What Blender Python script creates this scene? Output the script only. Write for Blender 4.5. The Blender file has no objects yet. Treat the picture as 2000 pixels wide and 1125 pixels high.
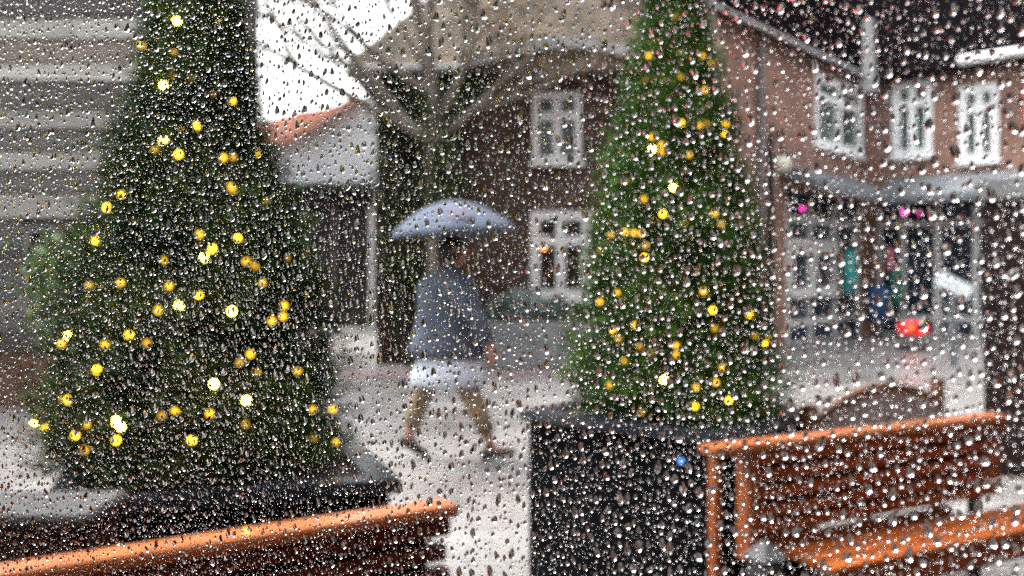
import bpy, bmesh, math, random
import numpy as np
from mathutils import Vector, Matrix
R = math.radians
random.seed(7); rng = np.random.default_rng(11)
S = bpy.context.scene
C = S.collection

# ------------------------------------------------------------------ camera, sky, sun, exposure
F = 1800.0            # focal length in pixels of the 2000 px wide photograph
EYE = 1.5; HOR = 530.0
cd = bpy.data.cameras.new("camera"); cam = bpy.data.objects.new("camera", cd); C.objects.link(cam)
cam.location = (0, 0, EYE); cam.rotation_euler = (R(90), 0, 0)
cd.sensor_width = 36; cd.lens = 36 * F / 2000; cd.shift_y = -(562.5 - HOR) / 2000
cd.clip_start = 0.02; cd.clip_end = 2000
cd.dof.use_dof = True; cd.dof.focus_distance = 0.485; cd.dof.aperture_fstop = 7.8; cd.dof.aperture_blades = 0
S.camera = cam
SUN_EL, SUN_AZ = R(60), R(-62)
w = bpy.data.worlds.new("World"); S.world = w; w.use_nodes = True
nt = w.node_tree; bg = nt.nodes["Background"]
sky = nt.nodes.new("ShaderNodeTexSky"); sky.sky_type = 'NISHITA'; sky.sun_disc = False
sky.sun_elevation = SUN_EL; sky.sun_rotation = SUN_AZ; sky.air_density = 2.0; sky.dust_density = 6.0; sky.ozone_density = 1.5
hs = nt.nodes.new("ShaderNodeHueSaturation"); hs.inputs["Saturation"].default_value = 0.22
nt.links.new(sky.outputs[0], hs.inputs["Color"]); nt.links.new(hs.outputs[0], bg.inputs[0]); bg.inputs[1].default_value = 0.15
sd = bpy.data.lights.new("sun", 'SUN'); sd.energy = 1.1; sd.angle = R(30); sd.color = (1, .97, .92)
so = bpy.data.objects.new("sun", sd); C.objects.link(so)
dirn = Vector((math.sin(SUN_AZ) * math.cos(SUN_EL), math.cos(SUN_AZ) * math.cos(SUN_EL), math.sin(SUN_EL)))
so.rotation_euler = dirn.to_track_quat('Z', 'Y').to_euler(); so.location = (-20, 30, 40)
S.view_settings.view_transform = 'Standard'; S.view_settings.look = 'None'; S.view_settings.gamma = 1
S.view_settings.exposure = 2.15
cy = S.cycles
cy.use_denoising = False; cy.max_bounces = 12; cy.transmission_bounces = 10; cy.transparent_max_bounces = 16; cy.diffuse_bounces = 3
cy.glossy_bounces = 4; cy.caustics_reflective = False; cy.caustics_refractive = False; cy.sample_clamp_indirect = 8

# ------------------------------------------------------------------ helpers
def at(px, py, Z):     # the point at depth Z that the photograph shows at pixel (px, py)
    return Vector(((px - 1000) / F * Z, Z, EYE - (py - HOR) / F * Z))

class MB:
    def __init__(s): s.v = []; s.f = []; s.smooth = False
    def add(s, vs, fs, M=None):
        n = len(s.v)
        s.v += [tuple(M @ Vector(v)) if M is not None else tuple(v) for v in vs]
        s.f += [tuple(i + n for i in f) for f in fs]; return s
    def box(s, a, b, M=None):
        x0, y0, z0 = a; x1, y1, z1 = b
        return s.add([(x0,y0,z0),(x1,y0,z0),(x1,y1,z0),(x0,y1,z0),(x0,y0,z1),(x1,y0,z1),(x1,y1,z1),(x0,y1,z1)],
                     [(3,2,1,0),(4,5,6,7),(0,1,5,4),(1,2,6,5),(2,3,7,6),(3,0,4,7)], M)
    def prism(s, poly, y0, y1, M=None):      # polygon in x,z extruded along y
        n = len(poly)
        vs = [(x, y0, z) for x, z in poly] + [(x, y1, z) for x, z in poly]
        fs = [tuple(range(n)), tuple(range(2*n-1, n-1, -1))] + [(i, i+n, (i+1)%n+n, (i+1)%n) for i in range(n)]
        return s.add(vs, fs, M)
    def tube(s, pts, rad, n=8, M=None):
        pts = [Vector(p) for p in pts]; rads = rad if isinstance(rad, (list, tuple)) else [rad]*len(pts)
        vs = []; fs = []
        for i, p in enumerate(pts):
            d = (pts[min(i+1, len(pts)-1)] - pts[max(i-1, 0)]).normalized()
            a = d.orthogonal().normalized() if abs(d.z) > .95 else d.cross(Vector((0,0,1))).normalized()
            b = d.cross(a)
            for k in range(n):
                t = 2*math.pi*k/n; vs.append(p + (a*math.cos(t) + b*math.sin(t))*rads[i])
        for i in range(len(pts)-1):
            for k in range(n): fs.append((i*n+k, i*n+(k+1)%n, (i+1)*n+(k+1)%n, (i+1)*n+k))
        fs.append(tuple(range(n-1,-1,-1))); fs.append(tuple((len(pts)-1)*n+k for k in range(n)))
        return s.add(vs, fs, M)
    def lathe(s, prof, n=16, M=None, sx=1, sy=1):
        vs = []; fs = []
        for r, z in prof:
            for k in range(n): t = 2*math.pi*k/n; vs.append((r*sx*math.cos(t), r*sy*math.sin(t), z))
        for i in range(len(prof)-1):
            for k in range(n): fs.append((i*n+k, i*n+(k+1)%n, (i+1)*n+(k+1)%n, (i+1)*n+k))
        fs.append(tuple(range(n-1,-1,-1))); fs.append(tuple((len(prof)-1)*n+k for k in range(n)))
        return s.add(vs, fs, M)
    def ball(s, c, r, n=12, m=8, sx=1, sy=1, sz=1):
        prof = [(max(1e-4, r*math.sin(math.pi*i/m)), -r*math.cos(math.pi*i/m)) for i in range(m+1)]
        return s.lathe(prof, n, Matrix.Translation(c) @ Matrix.Diagonal((sx, sy, sz, 1)))
    def build(s, name, m, parent=None, bevel=0, smooth=None):
        me = bpy.data.meshes.new(name); me.from_pydata(s.v, [], s.f); me.update()
        if bevel:
            bm = bmesh.new(); bm.from_mesh(me)
            bmesh.ops.bevel(bm, geom=[e for e in bm.edges], offset=bevel, segments=2, affect='EDGES', clamp_overlap=True)
            bm.to_mesh(me); bm.free()
        o = bpy.data.objects.new(name, me); C.objects.link(o)
        if m: me.materials.append(m)
        if smooth or (smooth is None and s.smooth):
            me.polygons.foreach_set('use_smooth', [True]*len(me.polygons))
        if parent: o.parent = parent
        return o

def npmesh(name, v, faces_n, m, parent=None, smooth=False):   # v (N,3); faces: list of (M,k) int arrays
    me = bpy.data.meshes.new(name)
    tot = [np.asarray(f, dtype=np.int32) for f in faces_n if len(f)]
    nl = sum(f.size for f in tot); npoly = sum(len(f) for f in tot)
    me.vertices.add(len(v)); me.vertices.foreach_set('co', np.ascontiguousarray(v, dtype=np.float32).ravel())
    me.loops.add(nl); me.polygons.add(npoly)
    me.loops.foreach_set('vertex_index', np.concatenate([f.ravel() for f in tot]))
    st = []; k = 0
    for f in tot: st.append(k + np.arange(len(f))*f.shape[1]); k += f.size
    me.polygons.foreach_set('loop_start', np.concatenate(st).astype(np.int32))
    if smooth: me.polygons.foreach_set('use_smooth', np.ones(npoly, dtype=bool))
    me.update(calc_edges=True)
    o = bpy.data.objects.new(name, me); C.objects.link(o)
    if m: me.materials.append(m)
    if parent: o.parent = parent
    return o

def tag(o, label=None, cat=None, group=None, kind=None):
    if label: o['label'] = label
    if cat: o['category'] = cat
    if group: o['group'] = group
    if kind: o['kind'] = kind
    return o
def thing(name, label, cat, loc=(0,0,0), rz=0, group=None):
    o = bpy.data.objects.new(name, None); C.objects.link(o); o.location = loc; o.rotation_euler = (0,0,rz)
    o.empty_display_size = .1
    return tag(o, label, cat, group)
def struct(o): return tag(o, kind='structure')
def copy_tree(o, parent=None):
    c = o.copy(); C.objects.link(c)
    if parent: c.parent = parent
    for ch in list(o.children): copy_tree(ch, c)
    return c

def mat(name, col, rough=.6, col2=None, scale=4, detail=4, metal=0, stretch=(1,1,1), bump=0, spec=.2, lo=.35, hi=.65, coat=0, emit=None, emit_s=0, bscale=None):
    m = bpy.data.materials.new(name); m.use_nodes = True; n = m.node_tree.nodes; l = m.node_tree.links
    p = n["Principled BSDF"]; p.inputs["Roughness"].default_value = rough; p.inputs["Metallic"].default_value = metal
    p.inputs["Base Color"].default_value = (*col, 1); p.inputs["Specular IOR Level"].default_value = spec
    p.inputs["Coat Weight"].default_value = coat
    if emit: p.inputs["Emission Color"].default_value = (*emit, 1); p.inputs["Emission Strength"].default_value = emit_s
    if col2 or bump:
        tc = n.new("ShaderNodeTexCoord"); mp = n.new("ShaderNodeMapping"); mp.inputs["Scale"].default_value = stretch
        l.new(tc.outputs["Object"], mp.inputs[0])
        no = n.new("ShaderNodeTexNoise"); no.inputs["Scale"].default_value = scale; no.inputs["Detail"].default_value = detail
        l.new(mp.outputs[0], no.inputs["Vector"])
        if col2:
            rp = n.new("ShaderNodeValToRGB"); rp.color_ramp.elements[0].position = lo; rp.color_ramp.elements[1].position = hi
            rp.color_ramp.elements[0].color = (*col, 1); rp.color_ramp.elements[1].color = (*col2, 1)
            l.new(no.outputs[0], rp.inputs[0]); l.new(rp.outputs[0], p.inputs["Base Color"])
        if bump:
            b = n.new("ShaderNodeBump"); b.inputs["Strength"].default_value = bump; b.inputs["Distance"].default_value = .02
            if bscale:
                no2 = n.new("ShaderNodeTexNoise"); no2.inputs["Scale"].default_value = bscale; l.new(mp.outputs[0], no2.inputs["Vector"]); no = no2
            l.new(no.outputs[0], b.inputs["Height"]); l.new(b.outputs[0], p.inputs["Normal"])
    return m
def brickmat(name, c1, c2, mortar, w=.22, h=.075, rough=.8, vary=(.6,.6,.6), axis='XZ'):
    m = bpy.data.materials.new(name); m.use_nodes = True; n = m.node_tree.nodes; l = m.node_tree.links
    p = n["Principled BSDF"]; p.inputs["Roughness"].default_value = rough; p.inputs["Specular IOR Level"].default_value = .28 if name == "wet_paving" else .12
    tc = n.new("ShaderNodeTexCoord"); sp = n.new("ShaderNodeSeparateXYZ"); cb = n.new("ShaderNodeCombineXYZ")
    l.new(tc.outputs["Object"], sp.inputs[0])
    ad = n.new("ShaderNodeMath"); ad.operation = 'ADD'; l.new(sp.outputs[0], ad.inputs[0]); l.new(sp.outputs[1], ad.inputs[1])
    l.new(ad.outputs[0], cb.inputs[0]); l.new(sp.outputs[1 if axis == 'XY' else 2], cb.inputs[1])
    if axis == 'XY': l.new(sp.outputs[0], cb.inputs[0])
    b = n.new("ShaderNodeTexBrick"); b.inputs["Scale"].default_value = 1; b.inputs["Brick Width"].default_value = w; b.inputs["Row Height"].default_value = h
    b.inputs["Mortar Size"].default_value = min(w, h)*.07; b.inputs["Color1"].default_value = (*c1, 1); b.inputs["Color2"].default_value = (*c2, 1); b.inputs["Mortar"].default_value = (*mortar, 1)
    l.new(cb.outputs[0], b.inputs["Vector"])
    no = n.new("ShaderNodeTexNoise"); no.inputs["Scale"].default_value = 1.3; no.inputs["Detail"].default_value = 5; l.new(tc.outputs["Object"], no.inputs["Vector"])
    rp = n.new("ShaderNodeValToRGB"); rp.color_ramp.elements[0].position = .35; rp.color_ramp.elements[1].position = .65
    rp.color_ramp.elements[0].color = (*vary, 1); rp.color_ramp.elements[1].color = (1,1,1,1); l.new(no.outputs[0], rp.inputs[0])
    mx = n.new("ShaderNodeMixRGB"); mx.blend_type = 'MULTIPLY'; mx.inputs[0].default_value = 1; l.new(b.outputs[0], mx.inputs[1]); l.new(rp.outputs[0], mx.inputs[2])
    l.new(mx.outputs[0], p.inputs["Base Color"])
    return m
def emitmat(name, col, s):
    m = bpy.data.materials.new(name); m.use_nodes = True; n = m.node_tree.nodes
    p = n["Principled BSDF"]; p.inputs["Base Color"].default_value = (*[c*.5 for c in col], 1)
    p.inputs["Emission Color"].default_value = (*col, 1); p.inputs["Emission Strength"].default_value = s; p.inputs["Roughness"].default_value = .3
    return m

M = {}
M['paving'] = brickmat('wet_paving', (.205,.196,.190), (.24,.231,.226), (.14,.13,.127), .24, .12, .38, (.70,.68,.68), 'XY')
_n = M['paving'].node_tree.nodes; _l = M['paving'].node_tree.links      # damp film: some patches glossier than others
_no = _n.new("ShaderNodeTexNoise"); _no.inputs["Scale"].default_value = .9; _no.inputs["Detail"].default_value = 4
_tc = _n.new("ShaderNodeTexCoord"); _l.new(_tc.outputs["Object"], _no.inputs["Vector"])
_mr = _n.new("ShaderNodeMapRange"); _mr.inputs["From Min"].default_value = .35; _mr.inputs["From Max"].default_value = .65
_mr.inputs["To Min"].default_value = .16; _mr.inputs["To Max"].default_value = .5; _l.new(_no.outputs[0], _mr.inputs[0]); _l.new(_mr.outputs[0], _n["Principled BSDF"].inputs["Roughness"])
M['brown_brick'] = brickmat('dark_brown_brick', (.055,.029,.022), (.09,.050,.037), (.09,.072,.062), .22, .075, .75, (.5,.5,.5))
M['red_brick'] = brickmat('tan_red_brick', (.27,.145,.11), (.35,.195,.15), (.30,.22,.18), .22, .075, .75, (.68,.66,.66))
M['pier_brick'] = brickmat('pier_brick', (.016,.008,.007), (.028,.014,.012), (.025,.02,.019), .22, .075, .6, (.6,.6,.6))
M['plinth_brick'] = brickmat('plinth_brick', (.10,.050,.035), (.14,.075,.055), (.11,.08,.065), .22, .075, .7, (.6,.6,.6))
M['white_paint'] = mat('white_paint', (.86,.86,.86), .45, (.82,.82,.82), 3)
M['cream_paint'] = mat('cream_paint', (.62,.61,.59), .5, (.52,.51,.50), 4)
M['dark_glass'] = mat('window_glass', (.012,.016,.018), .05, spec=.5)
M['green_glass'] = mat('greenish_window_glass', (.10,.15,.145), .06, (.04,.06,.06), 1.2)
M['render'] = mat('grey_render', (.66,.66,.68), .8, (.56,.56,.58), 1.5)
M['orange_tile'] = brickmat('orange_roof_tile', (.72,.31,.22), (.78,.37,.27), (.52,.22,.16), .3, .25, .7, (.8,.8,.8), 'XY')
M['tan_tile'] = brickmat('tan_roof_tile', (.15,.118,.09), (.19,.15,.12), (.09,.07,.058), .3, .28, .8, (.42,.43,.42), 'XY')
M['slate'] = mat('wet_black_slate', (.0035,.003,.0035), .9, (.006,.005,.006), 5, spec=.0)
M['zinc'] = mat('grey_zinc', (.17,.185,.20), .45, (.125,.135,.15), 1.5, metal=.0)
M['pale_gutter'] = mat('pale_gutter', (.38,.38,.38), .4, (.30,.30,.30), 2)
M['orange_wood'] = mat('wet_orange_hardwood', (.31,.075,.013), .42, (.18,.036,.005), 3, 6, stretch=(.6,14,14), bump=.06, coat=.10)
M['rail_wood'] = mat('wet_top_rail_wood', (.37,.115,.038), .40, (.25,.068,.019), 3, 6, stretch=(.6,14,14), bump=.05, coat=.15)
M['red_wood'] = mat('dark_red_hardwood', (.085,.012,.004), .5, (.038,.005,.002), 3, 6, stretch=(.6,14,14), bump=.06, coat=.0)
M['mid_wood'] = mat('red_brown_hardwood', (.27,.055,.008), .5, (.12,.020,.003), 3, 6, stretch=(.6,14,14), bump=.06, coat=.0)
M['old_wood'] = mat('wet_brown_wood', (.16,.065,.027), .4, (.10,.038,.015), 4, 6, stretch=(1,8,8), coat=.2)
M['grey_wood'] = mat('weathered_grey_slat', (.34,.265,.25), .4, (.22,.165,.15), 5, 6, stretch=(8,8,1), coat=.2)
M['black_metal'] = mat('black_metal', (.012,.012,.014), .45)
M['planter'] = mat('black_planter', (.003,.0035,.0045), .8, (.006,.0065,.008), 6, spec=.03)
M['planter_rim'] = mat('wet_planter_rim', (.016,.019,.026), .22, (.022,.026,.034), 5, spec=.5)
M['soil'] = mat('soil', (.02,.014,.01), .9)
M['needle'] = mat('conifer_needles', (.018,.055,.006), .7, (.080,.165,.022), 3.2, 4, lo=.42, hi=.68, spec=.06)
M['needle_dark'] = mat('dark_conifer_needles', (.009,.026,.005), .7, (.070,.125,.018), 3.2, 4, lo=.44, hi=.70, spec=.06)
M['bark'] = mat('bark', (.06,.045,.032), .85, (.12,.10,.08), 8)
M['pale_bark'] = mat('pale_bark', (.21,.18,.15), .85, (.12,.10,.08), 4)
M['ivy'] = mat('ivy_leaves', (.022,.036,.014), .5, (.060,.080,.022), 2, 3, lo=.4, hi=.62)
M['brown_leaf'] = mat('dry_brown_leaves', (.22,.145,.07), .7, (.15,.10,.045), 2)
M['shrub'] = mat('shrub_leaves', (.05,.10,.03), .5, (.11,.17,.05), 3)
M['skin'] = mat('skin', (.33,.17,.12), .6, (.28,.135,.09), 6)
M['jacket'] = mat('blue_grey_jacket', (.072,.086,.115), .85, (.042,.052,.075), 5, bump=.2)
M['dark_cloth'] = mat('dark_navy_cloth', (.018,.024,.04), .8)
M['white_cloth'] = mat('white_cotton', (.52,.56,.63), .8, (.46,.50,.57), 6)
M['hair'] = mat('dark_hair', (.02,.014,.01), .5)
M['shoe'] = mat('dark_shoe', (.02,.014,.013), .45)
M['canopy'] = mat('pale_blue_umbrella', (.064,.080,.117), .85, (.083,.100,.135), 3, spec=.08)
M['pink_patch'] = mat('pink_print', (.085,.082,.12), .8)
M['stone'] = mat('grey_stone', (.16,.165,.17), .5, (.24,.245,.245), 3)
M['grey_plastic'] = mat('wet_grey_lid', (.040,.043,.046), .6, (.075,.076,.078), 1.5, spec=.15)
M['brown_board'] = mat('dark_brown_board', (.035,.015,.011), .45, (.055,.025,.018), 4, 5, stretch=(8,8,.7))
M['teal'] = mat('teal_fabric', (.05,.36,.34), .7, (.03,.25,.25), 6)
M['blue'] = mat('deep_blue_fabric', (.02,.07,.17), .7, (.012,.04,.10), 4)
M['pink'] = mat('pink_fabric', (.45,.13,.17), .7)
M['white_sign'] = mat('white_panel', (.45,.48,.485), .4, (.33,.36,.37), 3)
M['globe'] = mat('milky_lamp_globe', (.74,.70,.60), .3)
M['bulb_hot'] = emitmat('bulb_bright', (1,.68,.12), 9)
M['bulb'] = emitmat('bulb_warm', (1,.58,.02), 2.4)
M['bulb_dim'] = emitmat('bulb_dim', (1,.52,.015), .75)
M['bulb_faint'] = emitmat('bulb_faint', (1,.52,.02), .26)
M['bulb_orange'] = emitmat('bulb_orange', (1,.30,.05), 1.3)
M['bulb_pink'] = emitmat('bulb_pink', (1,.05,.45), 1.1)
M['bulb_red'] = emitmat('bulb_red', (1,.008,.012), .30)
M['bulb_amber'] = emitmat('bulb_amber', (1,.16,.0), 1.1)
M['bulb_blue'] = emitmat('bulb_blue', (.10,.34,.9), .5)

gm = bpy.data.materials.new('clear_pane'); gm.use_nodes = True; gn = gm.node_tree.nodes
gn.remove(gn["Principled BSDF"]); tb = gn.new("ShaderNodeBsdfTransparent"); tb.inputs[0].default_value = (.975,.985,.98,1)
gm.node_tree.links.new(tb.outputs[0], gn["Material Output"].inputs["Surface"])
wm = bpy.data.materials.new('rain_water'); wm.use_nodes = True; wn = wm.node_tree.nodes
wn.remove(wn["Principled BSDF"]); gb = wn.new("ShaderNodeBsdfGlass"); gb.inputs["IOR"].default_value = 1.333; gb.inputs["Roughness"].default_value = 0
wm.node_tree.links.new(gb.outputs[0], wn["Material Output"].inputs["Surface"])

# ------------------------------------------------------------------ ground
g = MB(); g.box((-300, -20, -.3), (300, 700, 0)); struct(g.build('ground', M['paving']))

tg = MB(); tg.box((-6, -3, .0), (7, 4.25, .012)); struct(tg.build('added_dark_ground', mat('added_dark_deck', (.028,.022,.020), .5, (.045,.036,.032), 2, spec=.25)))  # added unseen dark sheet below the window, so the drop tops turn dark

# ------------------------------------------------------------------ facade helpers
def wall_mesh(W, H, holes, t=.3):     # wall in x,z from 0; front face at y=0 with real openings
    xs = sorted({0, W, *[h[0] for h in holes], *[h[0]+h[2] for h in holes]}); zs = sorted({0, H, *[h[1] for h in holes], *[h[1]+h[3] for h in holes]})
    b = MB()
    def solid(i, j):
        if i < 0 or j < 0 or i >= len(xs)-1 or j >= len(zs)-1: return False
        cx, cz = (xs[i]+xs[i+1])/2, (zs[j]+zs[j+1])/2
        return not any(h[0] < cx < h[0]+h[2] and h[1] < cz < h[1]+h[3] for h in holes)
    for i in range(len(xs)-1):
        for j in range(len(zs)-1):
            if not solid(i, j): continue
            x0, x1, z0, z1 = xs[i], xs[i+1], zs[j], zs[j+1]
            b.add([(x0,0,z0),(x1,0,z0),(x1,0,z1),(x0,0,z1)], [(0,1,2,3)])
            b.add([(x0,t,z0),(x1,t,z0),(x1,t,z1),(x0,t,z1)], [(3,2,1,0)])
            if not solid(i-1, j): b.add([(x0,0,z0),(x0,0,z1),(x0,t,z1),(x0,t,z0)], [(0,1,2,3)])
            if not solid(i+1, j): b.add([(x1,0,z0),(x1,t,z0),(x1,t,z1),(x1,0,z1)], [(0,1,2,3)])
            if not solid(i, j-1): b.add([(x0,0,z0),(x0,t,z0),(x1,t,z0),(x1,0,z0)], [(0,1,2,3)])
            if not solid(i, j+1): b.add([(x0,0,z1),(x1,0,z1),(x1,t,z1),(x0,t,z1)], [(0,1,2,3)])
    return b
def window(parent, x, z, w_, h_, frame, glass, fw=.09, mull=.07, trans=.68, y=.06, M_=None, proud=.04, sill=True):
    f = MB(); y0, y1 = y - .1, y + .05          # frame stands in the opening, its face a little proud of the wall
    y0 = -proud
    f.box((x, y0, z), (x+fw, y1, z+h_), M_); f.box((x+w_-fw, y0, z), (x+w_, y1, z+h_), M_)
    f.box((x+fw, y0, z+h_-fw), (x+w_-fw, y1, z+h_), M_); f.box((x+fw, y0, z), (x+w_-fw, y1, z+fw), M_)
    zt = z + h_*trans
    f.box((x+w_/2-mull/2, y0+.01, z+fw), (x+w_/2+mull/2, y1, z+h_-fw), M_)
    f.box((x+fw, y0+.013, zt-mull/2), (x+w_/2-mull/2, y1, zt+mull/2), M_); f.box((x+w_/2+mull/2, y0+.013, zt-mull/2), (x+w_-fw, y1, zt+mull/2), M_)
    fo = f.build('window', frame, parent)
    p = MB().box((x+fw*.5, y1-.02, z+fw*.5), (x+w_-fw*.5, y1-.005, z+h_-fw*.5), M_).build('pane', glass, fo)
    if sill: MB().box((x-.05, -.12, z-.07), (x+w_+.05, y1, z-.002), M_).build('sill', frame, fo)
    return fo

# ------------------------------------------------------------------ left weatherboarded building
LB = thing('clad_building', 'tall building with grey brown horizontal boards and brick base, behind the larger lit tree', 'building', (-12.9, 10.2, 0))
zb = 1.13
holes = [(6.45, 1.05, .98, 1.03)]
wall_mesh(10, .62, []).build('brick_base', M['plinth_brick'], LB)
hl = [(7.52, 1.22, .80, .78)]
bw = wall_mesh(10, 5.0, [(h[0], h[1]-.62, h[2], h[3]) for h in hl]); bw.v = [(x, y+.03, z+.62) for x, y, z in bw.v]
bw.build('wall', mat('backing_board', (.10,.09,.085), .8), LB)
sw_ = MB(); sw_.add([(9.7,.3302,0),(10,.3302,0),(7.4,7.5,0),(7.1,7.5,0),(9.7,.3302,5.62),(10,.3302,5.62),(7.4,7.5,5.62),(7.1,7.5,5.62)], [(3,2,1,0),(4,5,6,7),(0,1,5,4),(1,2,6,5),(2,3,7,6),(3,0,4,7)]); sw_.build('side_wall', M['brown_brick'], LB)
cols = [(.085,.078,.072),(.30,.285,.26),(.18,.14,.115),(.40,.38,.35),(.055,.048,.046),(.24,.225,.21)]
bms = [mat('board_%d' % i, c, .5, tuple(v*.62 for v in c), 2.2, 5, stretch=(.6,6,6)) for i, c in enumerate(cols)]
cl = MB(); idx = []
rb = random.Random(5); z = 2.12; row_n = 0
while z < 5.4:
    h_ = rb.uniform(.20, .30); row_n = row_n + 1; k_row = rb.choice(((0,4,2),(1,3,5))[row_n % 2])
    x = 0
    while x < 10:
        L_ = rb.uniform(1.6, 4); x1 = min(10, x+L_); k = k_row if rb.random() < .85 else rb.randrange(6); tilt = rb.uniform(-.008,.008)
        n0 = len(cl.f)
        cl.add([(x,-.055,z),(x1-.006,-.055,z+tilt),(x1-.006,-.012,z+h_+.02+tilt),(x,-.012,z+h_+.02),(x,.028,z),(x1-.006,.028,z+tilt),(x1-.006,.028,z+h_+.02+tilt),(x,.028,z+h_+.02)],
               [(0,1,2,3),(7,6,5,4),(4,5,1,0),(1,5,6,2),(3,2,6,7),(0,3,7,4)])
        idx += [k]*(len(cl.f)-n0); x = x1
    z += h_
co = cl.build('cladding', bms[0], LB)
for m_ in bms[1:]: co.data.materials.append(m_)
co.data.polygons.foreach_set('material_index', idx)
window(LB, 7.52, 1.22, .80, .78, mat('dull_frame', (.12,.115,.11), .6), M['dark_glass'], .06, .05, .7)
MB().box((0,-.09,2.10),(10,.028,2.119)).build('drip_moulding', M['pale_gutter'], LB)
MB().add([(-.3,-.3,5.72),(10.03,-.3,5.72),(7.3,7.6,5.72),(-.3,7.6,5.72),(2,3.5,7.0),(5.5,3.5,7.0)], [(3,2,1,0),(0,1,5,4),(1,2,5),(2,3,4,5),(3,0,4)]).build('roof', M['slate'], LB)
lw = MB(); li = []
for j, (za, zb_) in enumerate(((.63,.83),(.832,1.02),(1.022,1.18),(1.182,1.38),(1.382,1.56),(1.562,1.76),(1.762,1.93),(1.932,2.098))):
    spans = ((0,10),) if zb_ < 1.19 or za > 2.05 else ((0,7.515),(8.325,10))
    for (xa, xb) in spans: lw.box((xa,-.05 if j%2 else -.04,za),(xb,.0285,zb_)); li += [(3,0,1,4,0,3,4,2)[j]]*6
lo_ = lw.build('lower_boards', mat('dim_board', (.05,.052,.048), .6, (.08,.08,.075), 3), LB)
for m_ in (mat('pale_dim_board', (.13,.13,.125), .6, (.09,.09,.085), 3), bms[0], bms[4], mat('green_grey_board', (.075,.09,.083), .6, (.05,.058,.055), 3)): lo_.data.materials.append(m_)
lo_.data.polygons.foreach_set('material_index', [min(4, k) for k in li])

# ------------------------------------------------------------------ far house with orange roof
FH = thing('tiled_house', 'distant grey rendered house with orange tiled roof at the end of the street', 'house', (0, 0, 0))
Zf = 24.0
def q(px, py, Z=Zf): return at(px, py, Z)
a0, a1 = q(380, 240), q(738, 240)
def poly_slab(mb, pts, depth):
    n = len(pts); vs = [tuple(p) for p in pts] + [tuple(p + Vector(depth)) for p in pts]
    return mb.add(vs, [tuple(range(n)), tuple(range(2*n-1, n-1, -1))] + [(i, i+n, (i+1)%n+n, (i+1)%n) for i in range(n)])
gw = MB(); poly_slab(gw, [q(380,357), q(738,357), q(738,215), q(700,195), q(571,270), q(380,262)], (0,.35,0)); gw.build('wall', M['render'], FH)
rf = MB(); o1 = Vector((0,-.5,0))
poly_slab(rf, [q(380,262)+o1, q(571,272)+o1, q(704,190)+o1, q(690,176)+Vector((0,2.6,0)), q(545,184)+Vector((0,2.6,0)), q(380,240)+Vector((0,2.6,0))], (0,.05,-.18)); rf.build('roof', M['orange_tile'], FH)
sf = MB(); poly_slab(sf, [q(380,640), q(738,640), q(738,358), q(380,358)], (0,.3,0)); sf.build('shopfront', mat('dark_shopfront', (.022,.018,.018), .3, (.05,.04,.04), .7), FH)
for px in (600, 655, 727):
    b = MB(); p0, p1 = q(px, 640), q(px, 400); b.box((p0.x-.07, Zf-.12, 0.0), (p0.x+.07, Zf-.002, p1.z)); b.build('post', M['cream_paint'] if px == 727 else mat('brown_post', (.07,.05,.045), .6), FH)
b = MB(); p0 = q(540, 372); p1 = q(742, 372); b.box((p0.x, Zf-.9, p0.z-.05), (p1.x, Zf-.002, p0.z+.10)); b.build('canopy', mat('dark_canopy', (.03,.026,.026), .5), FH)

# ------------------------------------------------------------------ central brick building
CB = thing('brick_house', 'dark brown brick house with tan tiled roof and pale windows, behind the person', 'house', (-2.2, 15, 0))
hc = [(2.53, 3.27, .80, 1.14), (2.50, 1.06, .98, 1.42), (.66, 3.1, .34, .85)]
wall_mesh(5.26, 4.85, hc).build('wall', M['brown_brick'], CB)
MB().box((0,.3005,0),(.3,5,4.85)).box((4.96,.3005,0),(5.26,5,4.85)).box((.3005,4.7,0),(4.9595,5,4.85)).build('side_walls', M['brown_brick'], CB)
window(CB, 2.53, 3.27, .80, 1.14, M['cream_paint'], mat('curtained_glass', (.10,.12,.12), .08, (.03,.04,.04), 2.5), .11, .13, .66)
window(CB, 2.50, 1.06, .98, 1.42, M['cream_paint'], mat('dim_shop_glass', (.018,.014,.013), .15, (.035,.022,.015), 3), .15, .15, .66)
window(CB, .66, 3.1, .34, .85, M['cream_paint'], M['dark_glass'], .07, .05, .7)
# roof: ridge parallel to the street
rr = MB(); 
rr.add([(-.42,-.42,4.80),(5.6,-.42,4.80),(5.6,2.5,8.2),(2.5,2.5,8.2),(-.42,5.42,4.80),(5.6,5.42,4.80),
        (-.42,-.42,4.68),(5.6,-.42,4.68),(-.42,5.42,4.68),(5.6,5.42,4.68)],
       [(0,1,2,3),(0,3,4),(4,3,2,5),(0,6,7,1),(0,4,8,6),(4,5,9,8),(1,7,9,5,2),(6,8,9,7)])
ro = rr.build('roof', M['tan_tile'], CB)
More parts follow.
